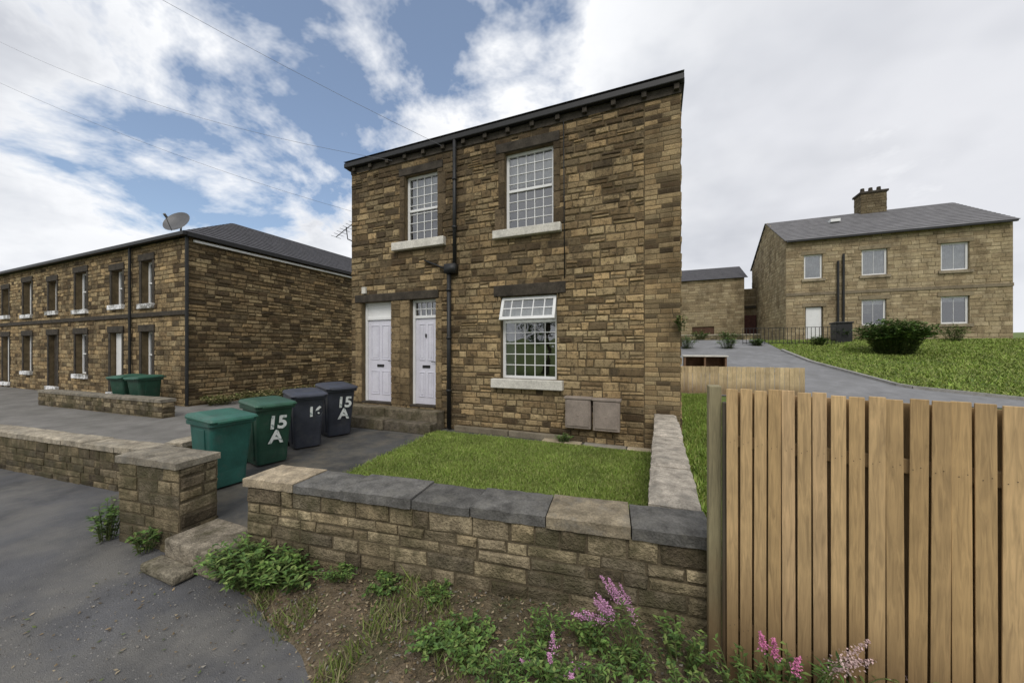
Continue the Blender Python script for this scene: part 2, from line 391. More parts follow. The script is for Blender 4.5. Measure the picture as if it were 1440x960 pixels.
stp.box(-6.86,-5.55,FY-.36,FY-.034,.0,.40,(.24,.2,.14)); stp.box(-5.545,-4.2,FY-.33,FY-.034,.0,.39,(.22,.185,.13)); stp.box(-6.9,-5.3,FY-.68,FY-.365,0,.22,(.2,.17,.12)); stp.box(-5.29,-4.15,FY-.64,FY-.365,0,.2,(.17,.145,.11))
stp.obj('door_steps',M_gwall,house,.015)
ae=MB(); ae.tube([(X0-.05,FY+.4,4.3),(X0-.35,FY+.2,4.45),(X0-.4,FY+.2,4.75)],.014,6); ae.tube([(X0-.75,FY+.2,4.55),(X0-.1,FY+.2,4.85)],.01,6)
for i in range(7):
    px=X0-.75+.1*i; pz=4.55+.3*(.1*i)/.65; ae.tube([(px,FY+.05,pz),(px,FY+.35,pz)],.005,4)
ae.obj('aerial',M_dark,house)

# ================================================================== TERRAIN
def sm(a,b,x):
    t=np.clip((x-a)/(b-a),0,1); return t*t*(3-2*t)
def hfun(X,Y):
    X=np.asarray(X,float); Y=np.asarray(Y,float)
    left=-.26+.21*sm(2.4,3.0,Y)
    right=-.26+.30*sm(2.2,3.4,Y)+.15*sm(3.4,13,Y)+2.05*np.clip((Y-13.4)/13,0,1)
    w=sm(-.3,.3,X)
    w2=sm(-8,-2,X)*sm(12,16,Y); w=np.maximum(w,w2)
    h=left*(1-w)+right*w
    h=h-2.2*sm(45,90,Y)*w
    g=(X>-6.0)&(X<.1)&(Y>2.0)&(Y<13); h=np.where(g,-.2,h)
    r=np.hypot(X,Y); h=h+14*sm(80,500,r)
    return h
def axis(lo,hi,step,ext):
    c=list(np.arange(lo,hi+1e-6,step)); s=step; x=hi
    while x<ext: s*=1.25; x+=s; c.append(x)
    s=step; x=lo
    while x>-ext: s*=1.25; x-=s; c.insert(0,x)
    return np.array(c)
ax=axis(-24,24,.3,900); ay=axis(-8,40,.3,900)
GX,GY=np.meshgrid(ax,ay); GZ=hfun(GX,GY)
vv=np.stack([GX,GY,GZ],-1).reshape(-1,3); nx=len(ax); ny=len(ay)
idx=np.arange(nx*ny).reshape(ny,nx)
ff=np.stack([idx[:-1,:-1],idx[:-1,1:],idx[1:,1:],idx[1:,:-1]],-1).reshape(-1,4)
me=bpy.data.meshes.new('ground'); me.from_pydata(vv.tolist(),[],ff.tolist())
M_ground=generic('ground_grass',(.13,.19,.045),1,.35,2,50,.8,.03,stain=(.17,.17,.07),stain_scale=.9)
me.materials.append(M_ground); ob=bpy.data.objects.new('ground',me); link(ob)
for p in me.polygons: p.use_smooth=True

def poly(name,pts,z,mat,thick=None):
    m=MB(); n=len(pts)
    if thick:
        m.add([(x,y,z) for x,y in pts]+[(x,y,z-thick) for x,y in pts],[tuple(range(n))]+[(i,i+n,(i+1)%n+n,(i+1)%n) for i in range(n)])
    else: m.add([(x,y,z) for x,y in pts],[tuple(range(n))])
    return m.obj(name,mat)
def WY(X): return 1.93+.1207*(X+3.23)
poly('lane',[(-60,-7),(40,-7),(40,1.2),(3,1.6),(.3,2.45),(-3.2,2.05),(-4.9,2.0),(-5.6,2.45),(-12,2.0),(-60,1.9)],-.18,M_asph,.05)
poly('courtyard_pavement',[(-60,1.9),(-12.5,1.95),(-5.7,2.42),(-5.7,6.0),(-6.9,13),(-12.9,13),(-12.9,6.0),(-60,6.0)],-.02,M_court,.2)
poly('garden_path',[(-5.85,2.0),(-4.2,1.98),(-.1,2.5),(-.1,6.42),(-6.84,6.42),(-6.84,5.8),(-5.95,4.0)],.0,M_path,.22)
LP=[(-4.15,6.05),(-3.72,2.3),(-.06,2.72),(-.06,6.1)]
M_lawn=generic('lawn_soil',(.13,.18,.04),1,.3,3,60,.8,.02,stain=(.19,.19,.06),stain_scale=1.5)
lawn=empty('lawn',(-2,4.2,0)); o=poly('lawn_turf',LP,.035,M_lawn,.05); o.parent=lawn; o.matrix_parent_inverse=Matrix.Translation(lawn.location).inverted()
M_blade=leafmat('grass_blade')
def blades(name,n,sampler,hr,zf,parent=None,cols=((.21,.31,.05),(.26,.35,.07),(.32,.36,.11)),wid=.004):
    XY=sampler(n); n=len(XY); Z=zf(XY[:,0],XY[:,1])
    ang=rng.uniform(0,2*np.pi,n); h=rng.uniform(*hr,n)
    cl=np.array([mnoise.noise(Vector((x*1.7,y*1.7,3)))+.5*mnoise.noise(Vector((x*6,y*6,9))) for x,y in XY]); h=h*(1+.5*cl)
    lean=rng.normal(0,.5,(n,2))*h[:,None]
    w=wid*(1+rng.uniform(0,1,n)); dx=np.cos(ang)*w; dy=np.sin(ang)*w
    V=np.zeros((n,3,3)); V[:,0,0]=XY[:,0]-dx; V[:,0,1]=XY[:,1]-dy; V[:,1,0]=XY[:,0]+dx; V[:,1,1]=XY[:,1]+dy; V[:,:2,2]=Z[:,None]
    V[:,2,0]=XY[:,0]+lean[:,0]; V[:,2,1]=XY[:,1]+lean[:,1]; V[:,2,2]=Z+h
    C=np.array(cols)[rng.integers(0,len(cols),n)]*(rng.uniform(.75,1.2,n)*(1+.35*cl))[:,None]
    m=bpy.data.meshes.new(name); m.vertices.add(n*3); m.vertices.foreach_set('co',V.ravel())
    m.loops.add(n*3); m.loops.foreach_set('vertex_index',np.arange(n*3,dtype=np.int32))
    m.polygons.add(n); m.polygons.foreach_set('loop_start',np.arange(0,n*3,3,dtype=np.int32)); 
    m.update(calc_edges=True)
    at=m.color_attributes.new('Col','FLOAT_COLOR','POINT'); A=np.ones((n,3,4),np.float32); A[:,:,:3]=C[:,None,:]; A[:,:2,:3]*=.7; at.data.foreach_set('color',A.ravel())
    m.materials.append(M_blade); m.validate(); o=bpy.data.objects.new(name,m); link(o,parent)
def lawn_s(n):
    t=rng.uniform(0,1,n); y=2.3+t*3.75; xl=-4.15+(6.05-y)*.115+rng.normal(0,.05,n); x=xl+rng.uniform(0,1,n)*(-.07-xl)
    k=y>2.32+(x+3.72)*.115; return np.stack([x[k],y[k]],-1)
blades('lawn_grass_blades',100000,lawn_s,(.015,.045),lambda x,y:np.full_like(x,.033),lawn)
sg=lambda n: np.stack([rng.uniform(.36,1.6,n),rng.uniform(2.9,13,n)],-1)
blades('grass',30000,sg,(.03,.1),lambda x,y:hfun(x,y),None,cols=((.19,.30,.045),(.23,.33,.055),(.28,.32,.08)),wid=.008)
def edgeX(y): 
    return np.interp(y,[12.8,13.6,15.1,19.1,22],[20,10,7.16,6.1,5.9])
def sg2(n):
    x=rng.uniform(4,17,n); y=rng.uniform(13.0,26,n); k=x>edgeX(y)+.05; return np.stack([x[k],y[k]],-1)
blades('hillside_grass',60000,sg2,(.03,.10),lambda x,y:hfun(x,y),None,cols=((.22,.32,.05),(.27,.35,.07),(.31,.35,.10)),wid=.02)
def drive():
    ys=np.arange(12.9,27,.3); m=MB(); vs=[];fs=[];nw=24
    for y in ys:
        xe=float(edgeX(y)) if y<22 else 5.9
        xl=.2
        for j in range(nw):
            x=xl+(xe-xl)*j/(nw-1); vs.append((x,y,float(hfun(x,y))+.02))
    for i in range(len(ys)-1):
        for j in range(nw-1):
            b=i*nw+j; fs.append((b,b+1,b+nw+1,b+nw))
    m.add(vs,fs); m.obj('driveway',generic('drive_grey',(.23,.23,.235),.9,.2,2,60,.3,.005,stain=(.16,.16,.16),stain_scale=.6))
    k=MB()
    for i in range(len(ys)-1):
        if ys[i]>=22: continue
        a=Vector((float(edgeX(ys[i])),ys[i],0)); b=Vector((float(edgeX(ys[i+1])),ys[i+1],0)); a.z=float(hfun(a.x,a.y)); b.z=float(hfun(b.x,b.y))
        d=(b-a).normalized(); q=Vector((d.y,-d.x,0))*.06
        k.add([a-q,a+q,b+q,b-q]+[p+Vector((0,0,.10)) for p in (a-q,a+q,b+q,b-q)],[(0,1,5,4),(1,2,6,5),(2,3,7,6),(3,0,4,7),(4,5,6,7)],(.34,.33,.31))
    k.obj('kerb',M_flag)
drive()

# ================================================================== GARDEN WALLS
GC=[(.34,.27,.165),(.28,.225,.14),(.38,.31,.195),(.21,.175,.12),(.30,.245,.16),(.15,.12,.08)]
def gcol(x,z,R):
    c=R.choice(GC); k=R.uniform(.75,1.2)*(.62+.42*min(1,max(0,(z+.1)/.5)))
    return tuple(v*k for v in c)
def gwall(name,A,B,z0,ztop,th,cope_c,cl=(.6,.9),ch=(.08,.125),wr=(.12,.38),seed=1,ct=.085,over=.03):
    A=np.array(A,float);B=np.array(B,float);L=np.linalg.norm(B-A);u=(B-A)/L;n=np.array([u[1],-u[0]])
    e=empty(name,(float((A[0]+B[0])/2),float((A[1]+B[1])/2),0)); R=random.Random(seed)
    zt=ztop-ct
    Bk=B-n*th; Ak=A-n*th
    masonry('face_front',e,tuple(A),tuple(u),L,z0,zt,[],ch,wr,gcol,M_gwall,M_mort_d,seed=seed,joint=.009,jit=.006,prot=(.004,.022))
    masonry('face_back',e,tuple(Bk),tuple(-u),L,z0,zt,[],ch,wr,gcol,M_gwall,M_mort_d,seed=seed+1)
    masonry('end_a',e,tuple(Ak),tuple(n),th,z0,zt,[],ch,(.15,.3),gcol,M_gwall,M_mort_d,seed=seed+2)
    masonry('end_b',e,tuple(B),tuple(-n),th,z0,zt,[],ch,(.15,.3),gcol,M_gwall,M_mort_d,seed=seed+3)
    c=MB(); a=-.02; i=0
    while a<L+.019:
        w=R.uniform(*cl)
        if a+w>L-.25: w=L+.02-a
        col=cope_c(i,(a+w/2)/L,R); i+=1
        M=Matrix(((u[0],-n[0],0,A[0]),(u[1],-n[1],0,A[1]),(0,0,1,0),(0,0,0,1)))
        j=[R.uniform(-.007,.007) for _ in range(4)]; tl=R.uniform(-.012,.012)
        x0,x1=a+.004,a+w-.004; y0=-over+j[0]; y1=th+over+j[1]; zb=zt+.001; z1=ztop+j[2]; q=.018
        vs=[];fs=[];nx_=max(3,int(w/.05));ny_=7
        for yy in range(ny_+1):
            for xx in range(nx_+1):
                px=x0+(x1-x0)*xx/nx_; py=y0+(y1-y0)*yy/ny_
                ed=min(px-x0,x1-px,py-y0,y1-py); pz=z1-(q if ed<1e-5 else 0)+.005*mnoise.noise(Vector((px*9+seed*7,py*9,1)))+tl*(px-x0)
                if ed<1e-5:
                    py+=.012*mnoise.noise(Vector((px*14,py*14,seed)))
                vs.append(M@Vector((px,py,pz)))
        W=nx_+1
        for yy in range(ny_):
            for xx in range(nx_):
                b=yy*W+xx; fs.append((b,b+1,b+1+W,b+W))
        ring=[xx for xx in range(W)]+[yy*W+nx_ for yy in range(1,ny_+1)]+[ny_*W+xx for xx in range(nx_-1,-1,-1)]+[yy*W for yy in range(ny_-1,0,-1)]
        b0=len(vs)
        for r in ring: vs.append(Vector((vs[r].x,vs[r].y,zb)))
        k=len(ring)
        for t in range(k): fs.append((ring[(t+1)%k],ring[t],b0+t,b0+(t+1)%k))
        fs.append(tuple(b0+t for t in range(k)))
        c.add(vs,fs,col)
        a+=w
    c.obj('coping',M_cope,e)
    return e
def ccf(i,t,R):
    if i==0: return (.44,.36,.25)
    if .66<t<.84: return (.27,.225,.155)
    k=R.uniform(.75,1.2); return (.145*k,.14*k,.13*k)
gwall('garden_wall',(-3.24,WY(-3.24)),(.30,WY(.30)),-.2,.62,.30,ccf,cl=(.42,.66),seed=11)
def cc2(i,t,R):
    k=R.uniform(.9,1.1); return (.25*k,.22*k,.17*k)
gwall('garden_wall',(-4.88,WY(-4.88)),(-4.06,WY(-4.06)),-.2,.68,.32,cc2,cl=(.4,.6),seed=21)
def cc3(i,t,R):
    k=R.uniform(.9,1.1); return (.46*k,.41*k,.34*k)
gwall('side_garden_wall',(.245,2.72),(.245,6.40),-.15,.62,.28,cc3,cl=(.9,1.3),seed=31)
def cc4(i,t,R):
    k=R.uniform(.9,1.1); return (.38*k,.33*k,.25*k)
gwall('neighbour_garden_wall',(-12,1.85),(-5.95,2.38),-.2,.42,.25,cc4,cl=(.5,.8),seed=41)
gwall('boundary_wall',(-5.95,2.70),(-6.95,6.3),-.1,.45,.2,cc4,cl=(.5,.8),seed=51)
gwall('neighbour_garden_wall',(-17.5,4.45),(-11.3,4.75),-.1,.45,.25,cc2,cl=(.5,.8),seed=61)
gs=empty('gate_steps',(-3.7,1.8,0)); m=MB()
m.box(-4.02,-3.27,1.70,2.12,-.17,.035,(.30,.26,.20)); m.box(-4.02,-3.52,1.54,1.695,-.17,-.095,(.25,.22,.165)); m.obj('slabs',M_gwall,gs,.02)

# soil bank
sb=MB(); vs=[];fs=[]; NXs=150; NYs=26
def outY(X): return 1.78-.30*max(0,min(1,(X+3.3)/1.3))-.9*max(0,min(1,(X+2.0)/1.6))
def soilz(X,Y):
    out=outY(X); wy=WY(X)+.02 if X<.35 else 2.35-(X-.35)*.3
    t=max(0,min(1,(Y-out)/(wy-out)))
    return -.195+.235*(t**.7)*(.55+.45*min(1,(X+3.3)/2.5))+.035*mnoise.noise(Vector((X*5,Y*5,0)))*t**.3+.02*mnoise.noise(Vector((X*17,Y*17,4)))*min(1,t*5)
for i in range(NXs+1):
    X=-3.3+8.3*i/NXs
    wy=WY(X)+.02 if X<.35 else 2.35-(X-.35)*.3
    out=outY(X)+.08*mnoise.noise(Vector((X*3,0,0)))
    for j in range(NYs+1):
        Y=out+(wy-out)*j/NYs; vs.append((X,Y,soilz(X,Y)-(.03 if j==0 else 0)))
for i in range(NXs):
    for j in range(NYs):
        b=i*(NYs+1)+j; fs.append((b,b+NYs+1,b+NYs+2,b+1))
sb.add(vs,fs); sb.obj('soil_bank',M_soil,smooth=True)
ll=MB()
for _ in range(16000):
    X=random.uniform(-4.2,1.2); Y=random.uniform(.5,WY(X)-.01); z=soilz(X,Y)
    if (z<-.185 or X<-3.3) and random.random()<.93: continue
    z=max(z,-.178)+.004 if X>-3.3 else -.176
    s=random.uniform(.004,.017); a=random.uniform(0,6.28); ca,sa=math.cos(a)*s,math.sin(a)*s; k=random.uniform(.5,1.3)
    c=random.choice([(.18,.13,.07),(.26,.19,.11),(.10,.075,.045),(.33,.27,.18),(.10,.13,.04),(.22,.2,.17)])
    ll.add([(X-ca,Y-sa,z+random.uniform(0,.012)),(X+sa*.5,Y-ca*.5,z+.004),(X+ca,Y+sa,z+random.uniform(0,.014)),(X-sa*.5,Y+ca*.5,z+.006)],[(0,1,2,3)],tuple(v*k for v in c))
ll.obj('leaf_litter',M_leaf)
gr=MB()
for _ in range(2600):
    X=random.gauss(-3.0,1.3); Y=random.uniform(.1,1.75)
    if Y>outY(X)+.05 and X>-3.3: continue
    if X<-6 : continue
    s=random.uniform(.002,.007); k=random.uniform(.10,.28); z=-.18
    pts=[Vector((X+math.cos(a)*s*random.uniform(.7,1.2),Y+math.sin(a)*s*random.uniform(.7,1.2),z)) for a in (0,1.3,2.5,3.8,5.0)]
    gr.add(pts+[Vector((X,Y,z+s*.9))],[(0,1,5),(1,2,5),(2,3,5),(3,4,5),(4,0,5)],(k,k*.95,k*.88))
gr.obj('gravel',M_leaf)
def vs_(n):
    x=rng.uniform(-2.8,1.3,n); y=np.array([outY(a) for a in x])+rng.uniform(-.05,1,n)*.95
    k=np.array([mnoise.noise(Vector((a*2.3,b*2.3,7))) for a,b in zip(x,y)])>-.02
    k&=(y<1.93+.1207*(x+3.23)-.02); return np.stack([x[k],y[k]],-1)
blades('verge_grass',16000,vs_,(.015,.08),lambda x,y:np.array([soilz(a,b) for a,b in zip(x,y)]),None,cols=((.15,.22,.045),(.19,.24,.055),(.30,.27,.14)),wid=.0028)

# ------------------------------------------------------------------ plants
def leaf(mb,p,d,up,L,W,col):
    d=d.normalized(); s=d.cross(up)
    if s.length<1e-3: s=d.orthogonal()
    s.normalize(); u2=s.cross(d)
    m=p+d*L*.5
    mb.add([p,m+s*W*.5+u2*W*.12,p+d*L-u2*L*.12,m-s*W*.5+u2*W*.12,m-u2*W*.06],[(0,1,4),(1,2,4),(2,3,4),(3,0,4)],col)
def plant(name,c,r,h,stems,lpS,L,W,cols,flower=None,sy=1,seed=0,fl=.5,lean=(0,0),flen=.11):
    R=random.Random(seed); mb=MB(); fm=MB(); c=Vector(c)
    for _ in range(stems):
        a=R.uniform(0,6.283); rr=r*math.sqrt(R.random())
        b=c+Vector((math.cos(a)*rr*.45,math.sin(a)*rr*.45*sy,-.02))
        tip=c+Vector((math.cos(a)*rr*1.15+lean[0],math.sin(a)*rr*1.15*sy+lean[1],h*R.uniform(.5,1)*(1-.35*rr/r)))
        midp=(b+tip)/2+Vector((0,0,h*.18)); pts=[b,(b+midp)/2+Vector((0,0,.02)),midp,(midp+tip)/2+Vector((0,0,.03*h)),tip]
        mb.tube(pts,.0035,4,(.10,.12,.04),.0015)
        for k in range(lpS):
            t=(k+.5)/lpS; q=t*4; i=min(3,int(q)); p=pts[i].lerp(pts[i+1],q-i)
            la=R.uniform(0,6.283); d=Vector((math.cos(la),math.sin(la),R.uniform(-.1,.7)))
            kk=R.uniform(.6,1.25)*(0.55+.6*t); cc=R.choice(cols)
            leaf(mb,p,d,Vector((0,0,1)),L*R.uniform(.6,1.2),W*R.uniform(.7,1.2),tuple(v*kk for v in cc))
        if flower and R.random()<fl:
            d=((tip-midp).normalized()+Vector((lean[0],lean[1],-.1))).normalized()
            for k in range(130):
                t=R.random(); p=tip+d*t*flen+Vector((R.gauss(0,1),R.gauss(0,1),R.gauss(0,1)))*.009*(1.25-t)
                kk=R.uniform(.55,1.25); leaf(fm,p,Vector((R.gauss(0,1),R.gauss(0,1),R.gauss(0,1))),Vector((0,0,1)),.010,.008,tuple(v*kk for v in flower))
    if flower and fm.v:
        e=empty(name,tuple(c)); mb.obj('leaves',M_leaf,e); fm.obj('flowers',M_leaf,e)
    else: mb.obj(name,M_leaf)
G1=[(.09,.17,.035),(.13,.22,.05),(.07,.13,.035),(.16,.22,.06)]
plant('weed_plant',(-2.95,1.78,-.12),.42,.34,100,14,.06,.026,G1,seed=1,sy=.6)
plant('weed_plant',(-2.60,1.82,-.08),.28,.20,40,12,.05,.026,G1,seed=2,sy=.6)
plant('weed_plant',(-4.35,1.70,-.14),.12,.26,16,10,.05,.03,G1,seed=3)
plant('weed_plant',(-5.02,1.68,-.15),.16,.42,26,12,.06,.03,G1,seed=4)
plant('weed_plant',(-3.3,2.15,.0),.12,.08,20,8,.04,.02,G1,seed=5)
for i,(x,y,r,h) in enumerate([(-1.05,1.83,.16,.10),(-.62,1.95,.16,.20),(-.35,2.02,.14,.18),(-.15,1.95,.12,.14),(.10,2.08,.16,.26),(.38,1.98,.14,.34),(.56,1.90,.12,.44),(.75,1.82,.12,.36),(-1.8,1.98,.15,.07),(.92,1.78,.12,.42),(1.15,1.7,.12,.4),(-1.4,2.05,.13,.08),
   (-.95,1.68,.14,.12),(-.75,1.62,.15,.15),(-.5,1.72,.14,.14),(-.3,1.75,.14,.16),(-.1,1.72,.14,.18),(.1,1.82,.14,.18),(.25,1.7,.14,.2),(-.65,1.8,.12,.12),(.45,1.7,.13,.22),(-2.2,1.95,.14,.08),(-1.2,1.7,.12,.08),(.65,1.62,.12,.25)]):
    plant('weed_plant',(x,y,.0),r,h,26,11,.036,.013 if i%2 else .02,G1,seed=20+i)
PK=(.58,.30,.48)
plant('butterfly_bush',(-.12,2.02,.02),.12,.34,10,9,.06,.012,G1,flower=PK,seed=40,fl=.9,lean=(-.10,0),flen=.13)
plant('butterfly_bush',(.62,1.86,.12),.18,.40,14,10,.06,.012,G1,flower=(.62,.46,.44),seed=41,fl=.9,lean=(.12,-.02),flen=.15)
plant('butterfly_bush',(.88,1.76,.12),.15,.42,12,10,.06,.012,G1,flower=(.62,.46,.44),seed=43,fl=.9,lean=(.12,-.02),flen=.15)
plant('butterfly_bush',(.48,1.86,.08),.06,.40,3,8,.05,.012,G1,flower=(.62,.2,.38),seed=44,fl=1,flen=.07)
plant('butterfly_bush',(-.5,1.80,-.02),.12,.12,6,9,.05,.012,G1,flower=PK,seed=42,fl=.7,flen=.07)
plant('corner_plant',(X1+.02,FY-.1,2.0),.12,.28,12,9,.06,.04,G1,seed=50)
plant('weed_plant',(-1.55,FY-.3,.03),.15,.2,25,8,.05,.03,G1,seed=51)
plant('weed_plant',(.38,2.9,.0),.2,.3,30,10,.05,.02,G1,seed=52)
for i,(x,y) in enumerate([(-12.5,6.6),(-12.45,7.5),(-12.5,8.4),(-12.4,9.4),(-12.4,10.6),(-12.4,12)]):
    plant('verge_plant',(x,y,-.03),.55,.42,60,8,.10,.05,[(.20,.20,.07),(.34,.28,.14),(.14,.17,.05)],seed=60+i)
plant('bush',(9.9,21.5,float(hfun(9.9,21.5))),1.25,1.9,480,17,.16,.10,G1,seed=70)
plant('bush',(16.5,21,float(hfun(16.5,21))),1.4,1.8,300,14,.16,.10,G1,seed=71)

# ================================================================== BINS
M_numb,_nt,_bs=new_mat('number_paint'); _v=objvec(_nt); _n=noise_n(_nt,14,4,.7,_v)
_c=mixc(_nt,'MIX',ramp(_nt,_n.outputs[0],[(.52,0),(.62,1)]).outputs[0],(.72,.75,.72),(.16,.24,.22)); _nt.links.new(_c,_bs.inputs['Base Color']); _bs.inputs['Roughness'].default_value=.7
def bin_(loc,rot,body,lid,txt,sc=.9,tx=.02,ts=.29):
    e=empty('wheelie_bin',loc)
    M=Matrix.Translation(loc)@Matrix.Rotation(rot,4,'Z')@Matrix.Scale(sc,4)
    b=MB()
    def ring(w,d,z,yo=0): 
        r=.05; pts=[]
        for cx,cy,a0 in ((w/2-r,d/2-r,0),(-w/2+r,d/2-r,90),(-w/2+r,-d/2+r,180),(w/2-r,-d/2+r,270)):
            for k in range(4):
                a=math.radians(a0+30*k); pts.append(M@Vector((cx+r*math.cos(a),cy+r*math.sin(a)+yo,z)))
        return pts
    def loft(rs,col,cap=True):
        vs=[p for r in rs for p in r]; n=len(rs[0]); fs=[]
        for i in range(len(rs)-1):
            for k in range(n): fs.append((i*n+k,i*n+(k+1)%n,(i+1)*n+(k+1)%n,(i+1)*n+k))
        if cap: fs.append(tuple(range(n))[::-1]); fs.append(tuple(range((len(rs)-1)*n,len(rs)*n)))
        b.add(vs,fs,col)
    loft([ring(.44,.48,.03,.03),ring(.46,.50,.25,.03),ring(.50,.56,.62,.01),ring(.53,.61,.90,0),ring(.53,.61,.905,0),ring(.585,.70,.91,0),ring(.59,.71,.965,0),ring(.56,.66,.97,0)],body)
    Mi=M.inverted()
    def lr(w,d,z,tilt,yo): return [M@(Vector((p.x,p.y,z+tilt*p.y))) for p in [Mi@q for q in ring(w,d,0,yo)]]
    loft([lr(.60,.74,.972,.03,-.01),lr(.61,.76,1.0,.05,-.012),lr(.58,.72,1.03,.06,-.01),lr(.40,.5,1.055,.06,0)],lid)
    b.box(-.22,.22,-.40,-.36,.955,.985,lid,M)
    b.tube([M@Vector((-.26,.42,1.0)),M@Vector((.26,.42,1.0))],.016,8,body)
    for x in (-.24,.0,.24): b.box(x-.02,x+.02,.33,.43,.97,1.015,body,M)
    for sx in (-1,1):
        b.add([M@Vector(p) for p in [(sx*.243,-.12,.1),(sx*.243,.14,.1),(sx*.275,.16,.86),(sx*.275,-.14,.86),(sx*.225,-.12,.1),(sx*.225,.14,.1),(sx*.255,.16,.86),(sx*.255,-.14,.86)]],[(0,1,2,3),(0,4,5,1),(1,5,6,2),(2,6,7,3),(3,7,4,0)],body)
    for sx in (-1,1):
        b.tube([M@Vector((sx*.20,.27,.10)),M@Vector((sx*.255,.27,.10))],.10*sc,18,(.02,.02,.02))
    b.tube([M@Vector((-.25,.27,.10)),M@Vector((.25,.27,.10))],.012,6,(.05,.05,.05))
    b.obj('bin_body',M_plast,e,.004)
    if txt:
        cu=bpy.data.curves.new('number','FONT'); cu.body=txt; cu.align_x='CENTER'; cu.size=ts; cu.extrude=.002; cu.space_line=.8; cu.offset=.010
        o=bpy.data.objects.new('painted_number',cu); tilt=math.atan2(.05,.6)
        mw=M@Matrix.Translation((tx,-.302,.60))@Matrix.Rotation(math.radians(90)+tilt*.9,4,'X')@Matrix.Rotation(math.radians(random.uniform(-6,6)),4,'Z')
        cu.materials.append(M_numb); scene.collection.objects.link(o); o.parent=e; o.matrix_parent_inverse=Matrix.Translation(loc).inverted(); o.matrix_basis=mw
    return e
GB=(.02,.07,.045); GL=(.03,.12,.08); KB=(.04,.045,.06); KL=(.05,.055,.075)
bin_((-5.05,2.70,0),math.radians(86),(.025,.11,.09),(.03,.14,.10),None,.86)
bin_((-5.42,3.50,0),math.radians(78),GB,(.03,.10,.06),'15\nA',.90)
bin_((-5.70,4.32,0),math.radians(66),KB,KL,'16',.93,.09,.24)
bin_((-5.90,5.14,0),math.radians(68),KB,KL,'15\nA',.96,.05)
bin_((-14.5,5.3,-.02),math.radians(15),GB,GL,None,.9); bin_((-13.65,5.35,-.02),math.radians(10),GB,GL,None,.9)

# ================================================================== TIMBER FENCES
def fence(name,A,B,z0,z1,bw,gap,cols,seed=0,back=False):
    A=np.array(A,float);B=np.array(B,float);L=np.linalg.norm(B-A);u=(B-A)/L;n=np.array([u[1],-u[0]]); R=random.Random(seed)
    e=empty(name,(float(A[0]),float(A[1]),0)); b=MB(); a=0
    M0=Matrix(((u[0],-n[0],0,A[0]),(u[1],-n[1],0,A[1]),(0,0,1,0),(0,0,0,1)))
    nl=MB()
    while a<L:
        k=R.uniform(.85,1.12); c=R.choice(cols); c=tuple(v*k for v in c)
        M=M0@Matrix.Translation((a+bw/2,0,0))@Matrix.Rotation(R.gauss(0,.002),4,'Y')@Matrix.Rotation(R.gauss(0,.03),4,'Z')
        b.box(-bw/2+R.uniform(0,.001),bw/2-R.uniform(0,.001),-.006,.006,z0,z1+R.uniform(-.006,.006),c,M)
        g=gap*R.uniform(.7,1.3)
        if back:
            b.box(a+bw*.5,a+bw*1.5+g-.003,.030,.040,z0,z1-.02,tuple(v*.6 for v in c),M0)
            for z in (z0+.2*(z1-z0),z1-.18*(z1-z0)):
                for s_ in (-.010,.010): nl.tube([M0@Vector((a+bw/2+s_,-.004,z+s_*.6)),M0@Vector((a+bw/2+s_,-.0075,z+s_*.6))],.0016,6)
        a+=bw+g
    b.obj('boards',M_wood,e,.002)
    r=MB()
    for z in (z0+.2*(z1-z0),z1-.18*(z1-z0)): r.box(0,L,.009,.028,z-.03,z+.03,tuple(v*.5 for v in cols[0]),M0)
    a=.25
    while a<L: r.box(a,a+.07,.044,.13,z0-.1,z1-.05,tuple(v*.55 for v in cols[0]),M0); a+=1.5
    r.obj('rails',M_wood,e,.004)
    if back: nl.obj('nails',M_dark,e)
    return e
WC=[(.58,.385,.175),(.63,.43,.21),(.53,.355,.165),(.60,.41,.215)]
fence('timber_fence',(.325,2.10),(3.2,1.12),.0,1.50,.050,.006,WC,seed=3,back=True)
pst=MB(); pst.box(.25,.312,2.17,2.25,-.1,1.50,(.30,.26,.15)); pst.box(.312,.33,2.12,2.17,-.1,1.42,(.12,.10,.07)); pst.obj('fence_post',M_wood,None,.006)
fence('timber_fence',(.42,13.2),(4.0,13.2),.05,1.12,.12,.006,[(.66,.50,.29),(.70,.54,.32),(.61,.46,.27)],seed=5)

# ================================================================== LEFT NEIGHBOUR
lh=empty('stone_house',(-17,10,0)); LZ=5.05; LX1=-13.0; LX0=-40; LY=6.06
lops=[(-15.62,-14.95,3.15,4.55),(-15.62,-14.95,.75,2.25),(-17.6,-16.85,3.2,4.4),(-17.7,-16.9,.2,2.25)]
for kx in range(4):
    bx=-20.4-kx*5
    lops+= [(bx,bx+.9,3.15,4.55),(bx,bx+.9,.75,2.25),(bx-2.4,bx-1.65,3.2,4.4),(bx-2.4,bx-1.6,.2,2.25)]
masonry('front_wall',lh,(LX0,LY),(1,0),LX1-LX0,-.1,LZ,[(a-LX0,b-LX0,c,d) for a,b,c,d in lops],(.12,.17),(.2,.5),mk(.42),M_stone,M_mort,seed=71)
sidew=[(8.0,8.55,1.35,1.85)]
masonry('side_wall',lh,(LX1,LY),(0,1),14,-.1,LZ,sidew,(.10,.16),(.16,.5),mk(lambda x,z:.62+.3*mnoise.noise(Vector((x*.8,z*1.2,5)))),M_stone,M_mort,prot=(.01,.045),joint=.018,seed=72,sneck=.12)
masonry('rear_wall',lh,(LX1,LY+14),(-1,0),LX1-LX0,-.1,LZ,[],(.2,.3),(.4,.8),mk(.3),M_stone,M_mort,seed=74)
